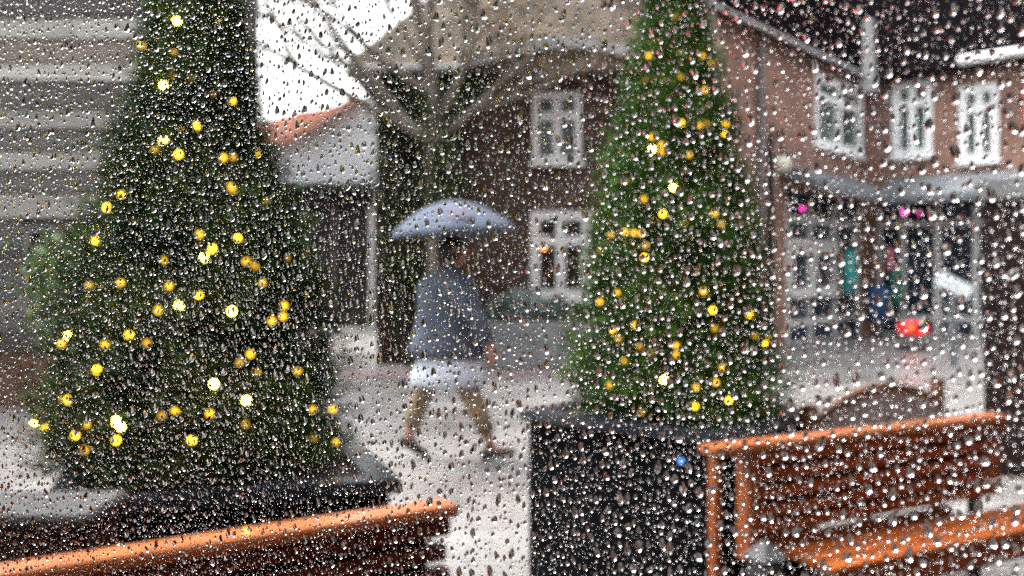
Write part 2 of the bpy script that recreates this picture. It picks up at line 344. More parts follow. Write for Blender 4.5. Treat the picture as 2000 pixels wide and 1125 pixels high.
# curved eyebrow dormer in the eaves above the window
ey = MB(); n_ = 24
pts = []
for i in range(n_+1):
    t = i/n_; x = 1.5 + 3.2*t; pts.append((x, 4.72 + .30*math.sin(math.pi*t)**1.2))
for i in range(n_):
    (xa, za), (xb, zb_) = pts[i], pts[i+1]
    ey.add([(xa,-.52,za),(xb,-.52,zb_),(xb,-.52,zb_+.17),(xa,-.52,za+.17),(xa,.9,za+.03),(xb,.9,zb_+.03),(xb,.9,zb_+.20),(xa,.9,za+.20)],
           [(0,1,2,3),(3,2,6,7),(4,5,1,0),(7,6,5,4)] + ([(0,3,7,4)] if i == 0 else []) + ([(1,5,6,2)] if i == n_-1 else []))
eyo = ey.build('eyebrow_roof', M['pale_gutter'], CB)
ep = MB(); ep.prism([(1.52,4.70)] + [(x, z_-.004) for x, z_ in pts[1:-1]] + [(4.68,4.70)], -.30, .0); ep.build('eyebrow_board', mat('taupe_board', (.13,.10,.08), .7), eyo)
MB().tube([(-.35,-.47,4.70),(1.45,-.47,4.70)], .07).build('gutter', M['pale_gutter'], CB)
MB().tube([(4.75,-.47,4.70),(5.5,-.47,4.70)], .07).build('gutter', M['pale_gutter'], CB)
MB().tube([(4.05,-.44,4.58),(4.42,-.2,4.28),(4.42,-.1,4.1),(4.42,-.1,0)], .05).build('downpipe', M['pale_gutter'], CB)
lamp = MB().ball((2.72,-.02,1.88), .035).build('lamp', M['bulb_orange'], CB)
wl = MB().box((1.12,-.16,3.18),(1.26,-.002,3.42)).build('wall_lantern', mat('terracotta_lantern', (.40,.16,.09), .6), CB)

# stone bed with pale plants below the window
bed = thing('stone_trough', 'low grey stone trough along the foot of the brown brick house', 'trough', (-.55, 14.2, 0))
tr = MB(); tr.box((0,0,0),(2.1,.16,.72)).box((0,.54,0),(2.1,.7,.72)).box((0,.1605,0),(.16,.5395,.72)).box((1.94,.1605,0),(2.1,.5395,.72)); tr.build('wall', M['stone'], bed, bevel=.012)
MB().box((.1605,.1605,.02),(1.9395,.5395,.64)).build('soil', M['soil'], bed)
kb = MB().box((-9.0, 13.0, 0), (3.0, 13.75, .012)); struct(kb.build('brick_paving_strip', mat('purple_brick_paving', (.16,.11,.115), .4, (.22,.16,.165), 3)))

# ------------------------------------------------------------------ right building: two wings meeting in a corner
RB = thing('shop_building', 'tan brick building with white sash windows, slate roof and ground floor shop', 'building', (0,0,0))
A0 = Vector((2.95, 15.75, 0)); A1 = Vector((8.62, 22.5, 0)); B1 = Vector((12.6, 18.6, 0))
EAVE = 6.22
def frame(p, q_):
    d = (q_-p).normalized(); nrm = Vector((d.y, -d.x, 0))      # nrm points to the viewer's side
    return Matrix(((d.x, -nrm.x, 0, p.x), (d.y, -nrm.y, 0, p.y), (0,0,1,0), (0,0,0,1))), (q_-p).length
MA, LA = frame(A0, A1); MBm, LBm = frame(A1, B1)
def along(Mx, px):           # distance along the wall at which the photograph's column px meets it
    inv = Mx.inverted(); o = inv @ Vector((0,0,0)); d = inv.to_3x3() @ Vector(((px-1000)/F, 1, 0))
    t = -o.y/d.y; return o.x + d.x*t, t
def win_rect(Mx, xa, xb, ya, yb):
    u0, _ = along(Mx, xa); u1, _ = along(Mx, xb); um, Z = along(Mx, (xa+xb)/2)
    z0 = EYE-(yb-HOR)/F*Z; z1 = EYE-(ya-HOR)/F*Z
    return (u0, z0, u1-u0, z1-z0)
wA = [win_rect(MA, 1590, 1682, 160, 296)]
wB = [win_rect(MBm, 1744, 1822, 158, 306), win_rect(MBm, 1874, 1952, 166, 316)]
uS0, _ = along(MA, 1535)
hA = wA + [(uS0, .0, LA-.3-uS0, 3.2)]
hB = wB + [(.3, .0, 2.9, 3.2)]
m = wall_mesh(LA, EAVE, hA); m.v = [tuple(MA @ Vector(v)) for v in m.v]; m.build('wall', M['red_brick'], RB)
m = wall_mesh(LBm, EAVE, hB); m.v = [tuple(MBm @ Vector(v)) for v in m.v]; m.build('wall', M['red_brick'], RB)
for Mx, ws in ((MA, wA), (MBm, wB)):
    for (x, z, w_, h_) in ws: window(RB, x, z, w_, h_, M['white_paint'], M['green_glass'], .17, .15, .70, M_=Mx, proud=.05)
# roofs: steep slate slopes above both wings
def roof_slope(Mx, L, u0, u1, run=5.5, rise=9.0):
    b = MB(); b.add([(u0,-.32,EAVE-.10),(u1,-.32,EAVE-.10),(u1,run,EAVE+rise),(u0,run,EAVE+rise),(u0,-.32,EAVE-.25),(u1,-.32,EAVE-.25),(u1,run,EAVE+rise-.15),(u0,run,EAVE+rise-.15)],
                 [(0,1,2,3),(7,6,5,4),(4,5,1,0),(1,5,6,2),(3,2,6,7),(0,3,7,4)], Mx); return b
roof_slope(MA, LA, -1.5, LA+3.5).build('roof', M['slate'], RB)
roof_slope(MBm, LBm, -3.5, LBm+1.5).build('roof', M['slate'], RB)
ug, _ = along(MBm, 1885)
MB().tube([(ug,-.40,EAVE-.02),(LBm+1.5,-.40,EAVE-.02)], .11, 10, MBm).build('gutter', M['white_paint'], RB)
MB().tube([(-1.2,-.36,EAVE-.16),(LA-.1,-.36,EAVE-.16)], .05, 8, MA).build('gutter', M['pale_gutter'], RB)
u_, _ = along(MA, 1478)
MB().tube([(u_,-.10,EAVE-.3),(u_,-.10,0)], .06, 8, MA).build('downpipe', mat('grey_pipe', (.17,.17,.18), .4), RB)
u_, _ = along(MA, 1662)
MB().tube([(u_,-.42,EAVE+1.15),(u_,-.42,EAVE-.1)], [.12,.15], 10, MA).box((u_-.18,-.56,EAVE-.55),(u_+.18,-.28,EAVE-.1), MA).build('rainwater_hopper', M['pale_gutter'], RB)
# shop canopy
for Mx, u0, u1 in ((MA, uS0-.4, LA-.62), (MBm, .62, LBm)):
    b = MB(); b.add([(u0,-1.0,3.22),(u1,-1.0,3.22),(u1,-.002,3.72),(u0,-.002,3.72),(u0,-1.0,3.05),(u1,-1.0,3.05),(u1,-.002,3.5),(u0,-.002,3.5)],
          [(0,1,2,3),(7,6,5,4),(4,5,1,0),(1,5,6,2),(3,2,6,7),(0,3,7,4)], Mx); b.build('canopy', M['zinc'], RB)
# shopfronts: posts, sills, glazing
def shopfront(Mx, u0, u1, posts, parent):
    b = MB()
    for p in posts: b.box((p-.07,.02,.0),(p+.07,.16,3.0), Mx)
    b.box((u0,.03,.35),(u1,.15,.47), Mx).box((u0,.03,2.55),(u1,.15,2.66), Mx)
    s = b.build('shopfront', M['cream_paint'], parent)
    MB().box((u0,.05,.02),(u1,.13,.3499), Mx).build('stall_riser', mat('navy_riser', (.012,.02,.045), .4, (.03,.04,.07), 2), s)
    MB().box((u0,.085,.4701),(u1,.095,3.19), Mx).build('pane', mat('shop_glass', (.012,.02,.035), .12, (.06,.085,.12), 1.6, lo=.42, hi=.75, spec=.3), s)
    return s
gu = lambda Mx, px: along(Mx, px)[0]
shopfront(MA, uS0, LA-.3, [gu(MA, x) for x in (1540, 1585, 1633, 1680)], RB)
shopfront(MBm, .3, 3.2, [gu(MBm, x) for x in (1715, 1762, 1830, 1905)], RB)
uw = gu(MA,1541); window(RB, uw, 1.02, gu(MA,1634)-uw, 1.15, M['cream_paint'], M['green_glass'], .12, .14, .80, M_=MA, proud=.06)
# garments on stands inside the shop window
def garment(px, py, Z, wd, ht, m_, label, grp='garments before the shop window'):
    p = at(px, py, Z); t = thing('garment_stand', label, 'garment', (p.x, p.y, 0), 0)
    z0 = p.z-ht/2
    MB().lathe([(.02,z0),(wd*.55,z0+.01),(wd*.42,z0+ht*.45),(wd*.5,z0+ht*.82),(wd*.22,z0+ht*.95),(.03,z0+ht)], 14, None, 1, .55).build('garment', m_, t, smooth=True)
    MB().tube([(0,0,.03),(0,0,z0+.05)], .025).lathe([(.2,.0),(.2,.02),(.03,.03)], 14).build('stand', M['black_metal'], t); return t
garment(1660, 530, 20.9, .36, 1.0, M['teal'], 'teal garment on a stand before the white shopfront post')
garment(1715, 592, 21.0, .55, .9, M['blue'], 'deep blue garment on a stand low before the shop window')
garment(1738, 505, 21.6, .22, .6, M['pink'], 'small pink garment on a stand high before the shop window')
garment(1752, 560, 21.4, .34, .9, mat('green_fabric', (.03,.14,.11), .7), 'dark green garment on a stand beside the blue one')

# lamps and small things by the shop
def hanging(px, py, Z, r, m_, name, label, cat, ztop, grp=None):
    p = at(px, py, Z); t = thing(name, label, cat, p, 0, grp)
    MB().ball((0,0,0), r).build('bulb', m_, t, smooth=True); MB().tube([(0,0,r*.6),(0,0,ztop-p.z)], .012).build('cord', M['black_metal'], t); return t
hanging(1567, 408, 18.4, .035, M['bulb_pink'], 'hanging_lamp', 'glowing pink lamp under the canopy nearest the lamp post', 'lamp', 3.2)
hanging(1767, 413, 20.2, .06, M['bulb_pink'], 'hanging_lamp', 'brightest glowing pink lamp under the grey shop canopy', 'lamp', 3.2)
hanging(1796, 416, 20.4, .025, M['bulb_pink'], 'hanging_lamp', 'small faint pink lamp just right of the brightest pink lamp', 'lamp', 3.2)

rc = thing('red_lantern', 'long glowing red lantern on the ground before the shop', 'lantern', (at(1783, 640, 17.5).x, 17.5, 0), R(-12))
zc = at(0, 641, 17.5).z
lb = MB().ball((0,0,zc), .15, 16, 10, 1.9, .8, .95).build('shade', M['bulb_red'], rc, smooth=True)
MB().box((-.26,-.09,0),(.26,.09,.09)).tube([(-.12,0,.088),(-.12,0,zc-.11)], .02).tube([(.12,0,.088),(.12,0,zc-.11)], .02).build('stand', M['black_metal'], rc)
MB().ball((-.06,-.135,zc+.01), .035).build('bulb', M['bulb_amber'], rc, smooth=True)

ls = thing('info_lectern', 'white tilted information panel on a slim grey post by the shop', 'sign', (at(1862, 650, 14.5).x, 14.5, 0), R(0))
zl = at(0, 558, 14.5).z
Mx = Matrix.Translation((0,0,zl)) @ Matrix.Rotation(R(58), 4, 'X') @ Matrix.Rotation(R(-36), 4, 'Z')
MB().box((-.27,-.15,-.02),(.27,.15,.02), Mx).build('panel', M['white_sign'], ls, bevel=.006)
MB().box((-.05,-.04,0),(.05,.04,zl-.03)).build('post', M['zinc'], ls)

lp = thing('street_lamp', 'dark street lamp post with a round milky globe on a side arm', 'street lamp', (at(1505, 0, 17.2).x, 17.2, 0))
zt = at(0, 320, 17.2).z; dx = at(1528, 0, 17.2).x - at(1505, 0, 17.2).x
MB().tube([(0,0,0),(0,0,.8),(0,0,zt+.55)], [.10,.08,.06], 10).tube([(0,0,zt+.5),(dx*.6,0,zt+.56),(dx,0,zt+.36),(dx,0,zt+.14)], .025).build('post', M['black_metal'], lp)
MB().ball((dx,0,zt), .155, 16, 10).build('globe', M['globe'], lp, smooth=True)
MB().lathe([(.09,zt+.12),(.05,zt+.2),(.02,zt+.22)], 12, Matrix.Translation((dx,0,0))).build('cap', M['black_metal'], lp)

# brick gate pier at the right edge
gp = thing('gate_pier', 'dark brick gate pier with a pale flat coping at the right edge', 'pier', (at(1922, 0, 6.8).x, 6.8, 0), R(-27))
hp = at(0, 392, 6.8).z
MB().box((0,0,0),(.75,.6,hp)).build('shaft', M['pier_brick'], gp)
MB().box((-.06,-.06,hp+.002),(.81,.66,hp+.15)).build('coping', M['stone'], gp, bevel=.015)
pl = mat('pier_cap', (.30,.32,.32), .4)

# ------------------------------------------------------------------ vegetation
def leaf_quads(P, D, L, W, side=None):    # rhombic leaves at points P along unit directions D
    n = len(P); up = rng.normal(size=(n,3)); A = np.cross(D, up); A /= np.linalg.norm(A, axis=1)[:,None] + 1e-9
    L = np.broadcast_to(L, (n,))[:,None]; W = np.broadcast_to(W, (n,))[:,None]
    v = np.stack([P, P + D*L*.45 + A*W*.5, P + D*L, P + D*L*.45 - A*W*.5], 1).reshape(-1,3)
    return v, np.arange(n*4).reshape(n,4)
def unit(a): return a/(np.linalg.norm(a, axis=1)[:,None] + 1e-9)

PROF_L = ([.77,1.27,1.634,2.036,2.515,3.17], [.475,.43,.335,.185,.10,.0])
PROF_R = ([.77,.904,1.655,2.225,2.61,2.87,3.03], [.43,.445,.35,.245,.15,.085,.0])
def conifer(name, label, X, Y, z0, z1, prof, n, m_needle, seed):
    g_ = np.random.default_rng(seed)
    t = thing(name, label, 'tree', (X, Y, z0))
    H = z1 - z0
    # sprays: many short twigs pointing out and up, each with several needle leaves
    h = 1 - g_.uniform(0.0004, 1, n)**.6; th = g_.uniform(0, 2*np.pi, n)
    bump = 1 + .07*np.sin(5*th + 9*h*H + seed) + .06*np.sin(9*th - 17*h*H) + .05*np.sin(3*th+31*h)
    rr_ = np.interp(z0+h*H, *prof)*bump + .012
    rad = rr_*np.sqrt(g_.uniform(.12, 1.03, n))
    # gaps: drop sprays in scattered pockets
    k = np.sin(6*th*np.maximum(.35,1-h)+19*h)*np.sin(15*h*H-5*th) + g_.normal(0,.25,n)
    keep = (k < .50) | (rad < rr_*.76)
    h, th, rad = h[keep], th[keep], rad[keep]; n = len(h)
    P = np.stack([rad*np.cos(th), rad*np.sin(th), h*H], 1)
    out = np.stack([np.cos(th), np.sin(th), np.full(n,.75)], 1)
    T = unit(out + g_.normal(0,.35,(n,3)))
    tl = g_.uniform(.07,.14,n)*(.5+.6*(1-h))*np.where(g_.random(n) < .06, 1.6, 1.0)
    Ps = []; Ds = []
    for s_ in range(9):
        f_ = s_/9; b = P + T*(tl*f_)[:,None]
        Ps.append(b); Ds.append(unit(T*.8 + g_.normal(0,.5,(n,3))))
    Pa = np.concatenate(Ps); Da = np.concatenate(Ds)
    v, f = leaf_quads(Pa, Da, g_.uniform(.025,.05,len(Pa)), g_.uniform(.006,.012,len(Pa)))
    npmesh('crown', v, [f], m_needle, t)
    MB().tube([(0,0,-.05),(.01,0,H*.5),(0,.01,H*.97)], [.055,.035,.006]).build('trunk', M['bark'], t)
    return t

def planter(label, corner_pts, rim_h, grp=None, led=None):
    # corner_pts: near-left corner, angle, size
    (X, Y), ang, (sx, sy) = corner_pts
    t = thing('tree_planter', label, 'planter', (X, Y, 0), ang)
    b = MB(); b.box((.035,.035,0),(sx-.035,sy-.035,rim_h-.052)); b.build('body', M['planter'], t, bevel=.006)
    r = MB(); w_ = .11
    r.box((0,0,rim_h-.05),(sx,w_,rim_h)).box((0,sy-w_,rim_h-.05),(sx,sy,rim_h)).box((0,w_+.0005,rim_h-.05),(w_,sy-w_-.0005,rim_h)).box((sx-w_,w_+.0005,rim_h-.05),(sx,sy-w_-.0005,rim_h))
    r.build('rim', M['planter_rim'], t, bevel=.008)
    MB().box((w_+.001,w_+.001,rim_h-.051),(sx-w_-.001,sy-w_-.001,rim_h-.02)).build('soil', M['soil'], t)
    return t
PLH = .8
pl_l = planter('black square planter of the larger lit tree, behind the cropped wooden bench', ((-1.404, 2.734), R(20), (1.10, .95)), PLH)
pl_r = planter('black square planter of the smaller lit tree, left of the wooden bench', ((.86, 3.80), R(49), (1.03, 1.10)), PLH+.02)
LTX, LTY, RTX, RTY = -1.18, 3.45, .80, 4.56
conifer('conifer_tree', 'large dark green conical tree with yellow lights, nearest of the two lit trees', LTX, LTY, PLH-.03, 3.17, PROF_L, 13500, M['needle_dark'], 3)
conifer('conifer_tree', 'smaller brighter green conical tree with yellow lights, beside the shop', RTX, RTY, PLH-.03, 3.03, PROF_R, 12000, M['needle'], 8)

LL = "345,41,3 426,43,3 298,74,1 277,88,2 336,102,1 320,165,3 372,155,0 336,145,1 419,180,1 453,198,2 385,246,2 319,275,3 303,292,1 349,302,2 436,308,1 456,308,0 501,299,2 237,380,2 209,405,2 450,365,1 456,371,1 520,395,0 188,470,2 390,458,1 464,466,2 415,486,2 399,503,3 318,508,1 481,510,1 497,520,1 559,505,0 235,553,1 175,558,1 178,572,3 330,558,1 388,575,2 513,552,1 350,597,3 309,606,1 453,608,3 555,597,1 553,618,1 531,627,1 132,656,3 120,672,1 205,672,1 252,654,2 287,670,0 489,692,1 468,708,0 189,723,2 501,728,1 582,726,1 418,750,3 120,782,1 132,781,2 481,782,3 343,802,1 316,812,0 410,808,1 480,828,0 611,800,1 650,799,1 68,823,3 86,834,2 173,832,1 226,823,3 236,833,3 227,860,2 147,850,2 165,879,1 375,860,2 613,855,0 656,865,1"
RL = "1320,33,0 1268,109,1 1331,104,1 1371,110,1 1388,121,1 1258,158,0 1328,150,1 1376,176,1 1330,240,2 1366,245,1 1381,241,0 1417,243,1 1414,260,2 1273,267,1 1274,291,3 1292,283,1 1292,297,1 1346,302,1 1224,353,0 1315,366,3 1257,389,1 1396,416,1 1409,438,0 1295,418,2 1335,437,1 1221,453,1 1238,455,1 1253,456,1 1193,459,0 1173,491,0 1261,480,0 1259,503,2 1206,573,1 1172,590,1 1374,569,1 1392,606,2 1464,614,2 1241,635,1 1198,646,1 1208,662,0 1396,642,0 1250,676,0 1270,689,0 1321,675,1 1321,693,1 1219,705,0 1476,655,1 1500,658,1 1494,670,2 1411,717,1 1297,742,3 1191,753,1 1398,747,1 1359,757,1 1424,782,2 1357,793,2 1253,805,0"
def lights(txt, X0, Y0, z0, z1, prof, name, label, seed):
    t = thing('fairy_lights', label, 'string lights', (X0, Y0, z0)); rnd = random.Random(seed); H = z1-z0
    rad = lambda z: max(.025, float(np.interp(z, *prof)) + .018)
    pts = []
    for e in txt.split():
        px, py, k = (int(x) for x in e.split(',')); Z = Y0 - .2
        for _ in range(12):
            p = at(px, py, Z); r_ = rad(p.z); dx_ = max(-r_*.98, min(r_*.98, p.x-X0)); Z = Y0 - math.sqrt(max(0, r_*r_-dx_*dx_))
        p = at(px, py, Z); pts.append((p.x-X0, p.y-Y0, p.z-z0, k))
    for i in range(18):     # the far side of the tree carries lights too
        h = rnd.uniform(.05, .8)*H; a = rnd.uniform(.15, .85)*math.pi; r_ = rad(z0+h); pts.append((r_*math.cos(a), r_*math.sin(a), h, 2))
    mm = (M['bulb_faint'], M['bulb_dim'], M['bulb'], M['bulb_hot'])
    for (x, y, z_, k) in pts:
        MB().ball((x, y, z_), .0115, 10, 8).build('bulb', mm[k], t, smooth=True)
    wp = []; N = 420
    for i in range(N):
        f_ = i/(N-1); z_ = .05*H + .90*H*f_; a = 2*math.pi*13*f_; r_ = rad(z0+z_)*.97; wp.append((r_*math.cos(a), r_*math.sin(a), z_ + .02*math.sin(5*a)))
    MB().tube(wp, .0025, 5).build('wire', mat('green_wire', (.01,.02,.01), .5), t)
lights(LL, LTX, LTY, PLH-.03, 3.17, PROF_L, 'l', 'string of yellow lights wound round the larger dark tree', 1)
lights(RL, RTX, RTY, PLH-.03, 3.03, PROF_R, 'r', 'string of yellow lights wound round the smaller green tree', 2)
# small blue status light on the right planter
pb = at(1330, 901, 3.95)
inv = Matrix.LocRotScale(pl_r.location, pl_r.rotation_euler, None).inverted()
q_ = inv @ pb; 
MB().ball((.026, q_.y, q_.z), .012).build('status_light', M['bulb_blue'], pl_r, smooth=True)

# bare tree with a few dry leaves, in front of the roofs
def branch(mb, p, d, L, r, depth, tips, rnd):
    pts = [p]; n = 5
    for i in range(n):
        d = (d + Vector((rnd.uniform(-.13,.13), rnd.uniform(-.13,.13), rnd.uniform(-.02,.10)))).normalized(); pts.append(pts[-1] + d*L/n)
    mb.tube(pts, [r*(1-.55*i/n) for i in range(n+1)], 6)
    if depth == 0: tips.append((pts[-1], d)); return
    for k in range(3 if depth > 1 else 4):
        b = pts[rnd.randint(2, n)]; ax = Vector((rnd.gauss(0,1), rnd.gauss(0,1), rnd.gauss(0,.4))).normalized()
        branch(mb, b, (d + ax*.75).normalized(), L*rnd.uniform(.55,.75), r*.5, depth-1, tips, rnd)
    tips.append((pts[-1], d))
bt = thing('bare_tree', 'bare pale limbed tree with a few brown leaves before the sky', 'tree', (at(838, 0, 14.0).x, 14.0, 0))
mb = MB(); tips = []; rnd = random.Random(21)
mb.tube([(0,0,0),(.05,0,1.5),(0,0,3.2),(.1,.1,4.3)], [.085,.07,.06,.055], 8)
for dx_, dz_, L_ in ((-.95,.75,3.0),(-.35,1.2,2.6),(.1,1.3,2.6),(.6,1.0,2.4),(-1.0,.55,2.9),(.95,.6,2.0),(-.6,.35,1.9),(.4,.5,1.6),(-.9,.95,3.1)):
    branch(mb, Vector((.05,.05,rnd.uniform(3.3,4.2))), Vector((dx_, rnd.uniform(-.3,.3), dz_)).normalized(), L_, .075, 3, tips, rnd)
mb.build('trunk', M['pale_bark'], bt)
tp = np.array([tuple(p) for p, d in tips]); 
P = np.repeat(tp, 11, 0) + rng.normal(0, .20, (len(tp)*11, 3)); D = unit(rng.normal(size=P.shape) + np.array([0,0,-.5]))
v, f = leaf_quads(P, D, rng.uniform(.06,.11,len(P)), rng.uniform(.03,.06,len(P))); npmesh('crown', v, [f], M['brown_leaf'], bt)

def bush(name, label, loc, boxes, n, m_, cat, ls=(.05,.1)):
    t = thing(name, label, cat, loc); Ps = []
    for (cx, cy_, cz, rx, ry, rz_) in boxes:
        k = unit(rng.normal(size=(n,3)))*np.cbrt(rng.uniform(.15,1,n))[:,None]*np.array([rx,ry,rz_]) + np.array([cx,cy_,cz]); Ps.append(k)
    P = np.concatenate(Ps); P = P[P[:,2] > .02]; P += rng.normal(0,.03,P.shape)
    D = unit(rng.normal(size=P.shape) + np.array([0,-.4,.1]))
    v, f = leaf_quads(P, D, rng.uniform(*ls,len(P)), rng.uniform(ls[0]*.6,ls[1]*.7,len(P))); npmesh('foliage', v, [f], m_, t)
    sb = MB(); 
    for (cx, cy_, cz, rx, ry, rz_) in boxes: sb.tube([(cx*.4, cy_, 0), (cx*.8, cy_, cz*.6), (cx, cy_, cz)], [.04,.025,.01], 6)
    sb.build('stem', M['bark'], t); return t
bush('ivy', 'dark ivy climbing the left end of the brown brick house', (at(800,0,14.85).x, 14.78, 0),
     [(-.25,0,4.2,.55,.20,.7),(.35,.0,3.9,.60,.18,.75),(-.2,0,3.0,.45,.18,.8),(.5,0,2.9,.40,.14,.6),(-.15,0,1.9,.40,.16,.8),(.05,0,.9,.35,.16,.9),(.75,0,4.4,.45,.15,.4),(.55,-.75,3.6,.34,.28,.7),(.5,-.75,2.6,.26,.25,.6)], 900, M['ivy'], 'ivy')
bush('green_shrub', 'loose green shrub standing between the boarded building and the larger tree', (at(135,0,7.6).x, 7.6, 0),
     [(0,0,1.25,.32,.3,.5),(-.16,.1,1.5,.2,.2,.3),(.2,0,.6,.35,.3,.55),(.45,0,2.0,.18,.2,.5)], 420, M['shrub'], 'shrub')
for i, (px, s_, lab) in enumerate(((985, 1.0, 'leftmost'), (1032, 1.25, 'pale'), (1090, .9, 'rightmost'))):
    p = at(px, 0, 14.52)
    labs = ('grey green leafy plant at the left end of the stone trough', 'tallest pale plant in the middle of the stone trough', 'low leafy plant in the stone trough nearest the smaller tree')
    t = thing('trough_plant', labs[i], 'plant', (p.x, 14.55, .64), 0, 'plants in the stone trough')
    n = 260; P = unit(rng.normal(size=(n,3)))*np.cbrt(rng.uniform(.2,1,n))[:,None]*np.array([.25,.17,.26])*s_ + np.array([0,0,.24*s_]); P = P[P[:,2] > .01]
    D = unit(rng.normal(size=P.shape)+np.array([0,0,.5])); v, f = leaf_quads(P, D, .11, .06); npmesh('leaves', v, [f], mat('plant_leaf', (.12,.16,.13) if i != 1 else (.22,.27,.26), .4), t)
    MB().tube([(0,0,0),(0,0,.3*s_)], .012, 6).build('stem', M['bark'], t)

# ------------------------------------------------------------------ benches
def bench(label, p0, p1, L, wood, off=0, zt=.85, seat=True, n_sl=5):
    """frame: x along the bench from its left end, -y towards the viewer"""
    d = (Vector(p1) - Vector(p0)); a = math.atan2(d.y, d.x)
    t = thing('slatted_bench', label, 'bench', (p0[0], p0[1], 0), a)
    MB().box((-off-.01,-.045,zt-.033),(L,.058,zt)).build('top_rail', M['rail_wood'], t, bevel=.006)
    MB().box((-off+.001,-.035,0),(-off+.030,.015,zt-.034)).build('end_post', M['orange_wood'], t, bevel=.004)
    MB().box((-off+.17,-.03,.40),(-off+.215,.05,zt-.034)).build('upright', M['orange_wood'], t, bevel=.004)
    b = MB(); z1 = zt-.04; pitch = .068
    for i in range(n_sl):
        zz = z1 - i*pitch; b.box((-off+.2155,-.028+.002*i,zz-.046),(L-.02-.012*(i%2),.020+.002*i,zz))
    MB().box((-off+.2157,.0305,z1-n_sl*pitch+.022),(L-.07,.045,z1-.004)).build('slat_gap_shade', mat('painted_gap_shade', (.010,.006,.004), .8, spec=.05), t)  # near-black sheet painted as the shade in the gaps between slats
    if n_sl == 5: b.box((-off+.2155,-.009,z1-5*pitch-.06),(L*.80,.019,z1-5*pitch))
    s_ = b.build('backrest', wood, t, bevel=.003)
    st = MB()
    for i in range(3): st.box((-off+.28,-.075-.093*i-.086,.425),(L+.06,-.075-.093*i,.452))
    st.build('seat', M['orange_wood'], t, bevel=.004)
    MB().box((-off+.30,-.335,.335),(L+.04,-.305,.424)).build('apron', M['mid_wood'], t, bevel=.003)
    for xx in (-off+.62, L-.05): MB().box((xx,-.30,0),(xx+.05,-.25,.424)).build('leg', M['orange_wood'], t, bevel=.004)
    MB().box((L-.10,.0605,0),(L-.05,.10,zt-.05)).box((L-.10,-.30,.30),(L-.05,.060,.334)).build('rear_post', M['black_metal'], t)
    MB().box((-off+.66,-.29,.16),(L-.05,-.26,.20)).build('stretcher', M['black_metal'], t)
    return t
def gpt(px, py, z): Z = (EYE-z)*F/(py-HOR); return ((px-1000)/F*Z, Z)
e0, e1 = gpt(1386, 872, .85), gpt(1955, 808, .85)
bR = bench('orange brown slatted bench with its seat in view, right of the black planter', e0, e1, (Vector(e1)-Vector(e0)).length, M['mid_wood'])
f0, f1 = gpt(0, 1113, .85), gpt(884, 980, .85)
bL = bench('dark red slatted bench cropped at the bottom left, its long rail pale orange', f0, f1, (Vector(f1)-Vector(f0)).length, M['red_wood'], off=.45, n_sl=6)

# garden bench with arched back, behind the right bench
g0, g1 = gpt(1574, 792, .86), gpt(1836, 752, .86)
dg_ = Vector(g1)-Vector(g0); LG = dg_.length
gb_ = thing('garden_bench', 'brown garden bench with an arched back and upright slats, behind the slatted bench', 'bench', (g0[0], g0[1], 0), math.atan2(dg_.y, dg_.x))
for xx in (0, LG-.06): MB().box((xx,-.03,0),(xx+.06,.03,.86 if xx == 0 else .90)).build('post', M['old_wood'], gb_, bevel=.006)
arch = lambda u: .80 + .115*math.sin(math.pi*u)**.9
b = MB(); N = 20
for i in range(N):
    ua, ub = i/N, (i+1)/N; xa, xb = .061+(LG-.122)*ua, .061+(LG-.122)*ub
    b.add([(xa,-.02,arch(ua)-.06),(xb,-.02,arch(ub)-.06),(xb,-.02,arch(ub)),(xa,-.02,arch(ua)),(xa,.02,arch(ua)-.06),(xb,.02,arch(ub)-.06),(xb,.02,arch(ub)),(xa,.02,arch(ua))],
          [(0,1,2,3),(7,6,5,4),(4,5,1,0),(3,2,6,7)] + ([(0,3,7,4)] if i == 0 else []) + ([(1,5,6,2)] if i == N-1 else []))
b.build('arched_rail', M['old_wood'], gb_)
b = MB(); ns = 13
for i in range(ns):
    u = (i+.7)/(ns+.4); x = .06+(LG-.12)*u; b.box((x-.028,-.036,.47),(x+.028,.036,arch(u)-.055))
b.build('back_slats', M['grey_wood'], gb_)
MB().box((.061,-.02,.42),(LG-.061,.02,.469)).build('lower_rail', M['old_wood'], gb_)
b = MB()
for i in range(4): b.box((.01,.04+.11*i,.40),(LG-.01,.14+.11*i,.425))
b.build('seat', M['old_wood'], gb_)
for xx in (.02, LG-.08): MB().box((xx,.40,0),(xx+.06,.46,.399)).build('leg', M['old_wood'], gb_)
for xx in (.0, LG-.06): MB().box((xx,.031,.60),(xx+.06,.46,.64)).box((xx+.005,.41,.426),(xx+.055,.455,.599)).build('arm', M['old_wood'], gb_)

# grey bollard in front of the right bench, brown box at the left
pb_ = at(1494, 0, 3.05)
bo = thing('stone_bollard', 'short grey stone bollard with a peaked top before the slatted bench', 'bollard', (pb_.x, 3.05, 0), R(30))
hb = EYE - (1088-HOR)/F*3.05
dst = mat('dark_grey_stone', (.032,.032,.036), .6, (.055,.055,.06), 6, spec=.2)
MB().box((-.045,-.045,0),(.045,.045,hb)).build('shaft', dst, bo, bevel=.006)
MB().add([(-.055,-.055,hb+.001),(.055,-.055,hb+.001),(.055,.055,hb+.001),(-.055,.055,hb+.001),(0,0,hb+.06)], [(3,2,1,0),(0,1,4),(1,2,4),(2,3,4),(3,0,4)]).build('cap', dst, bo)

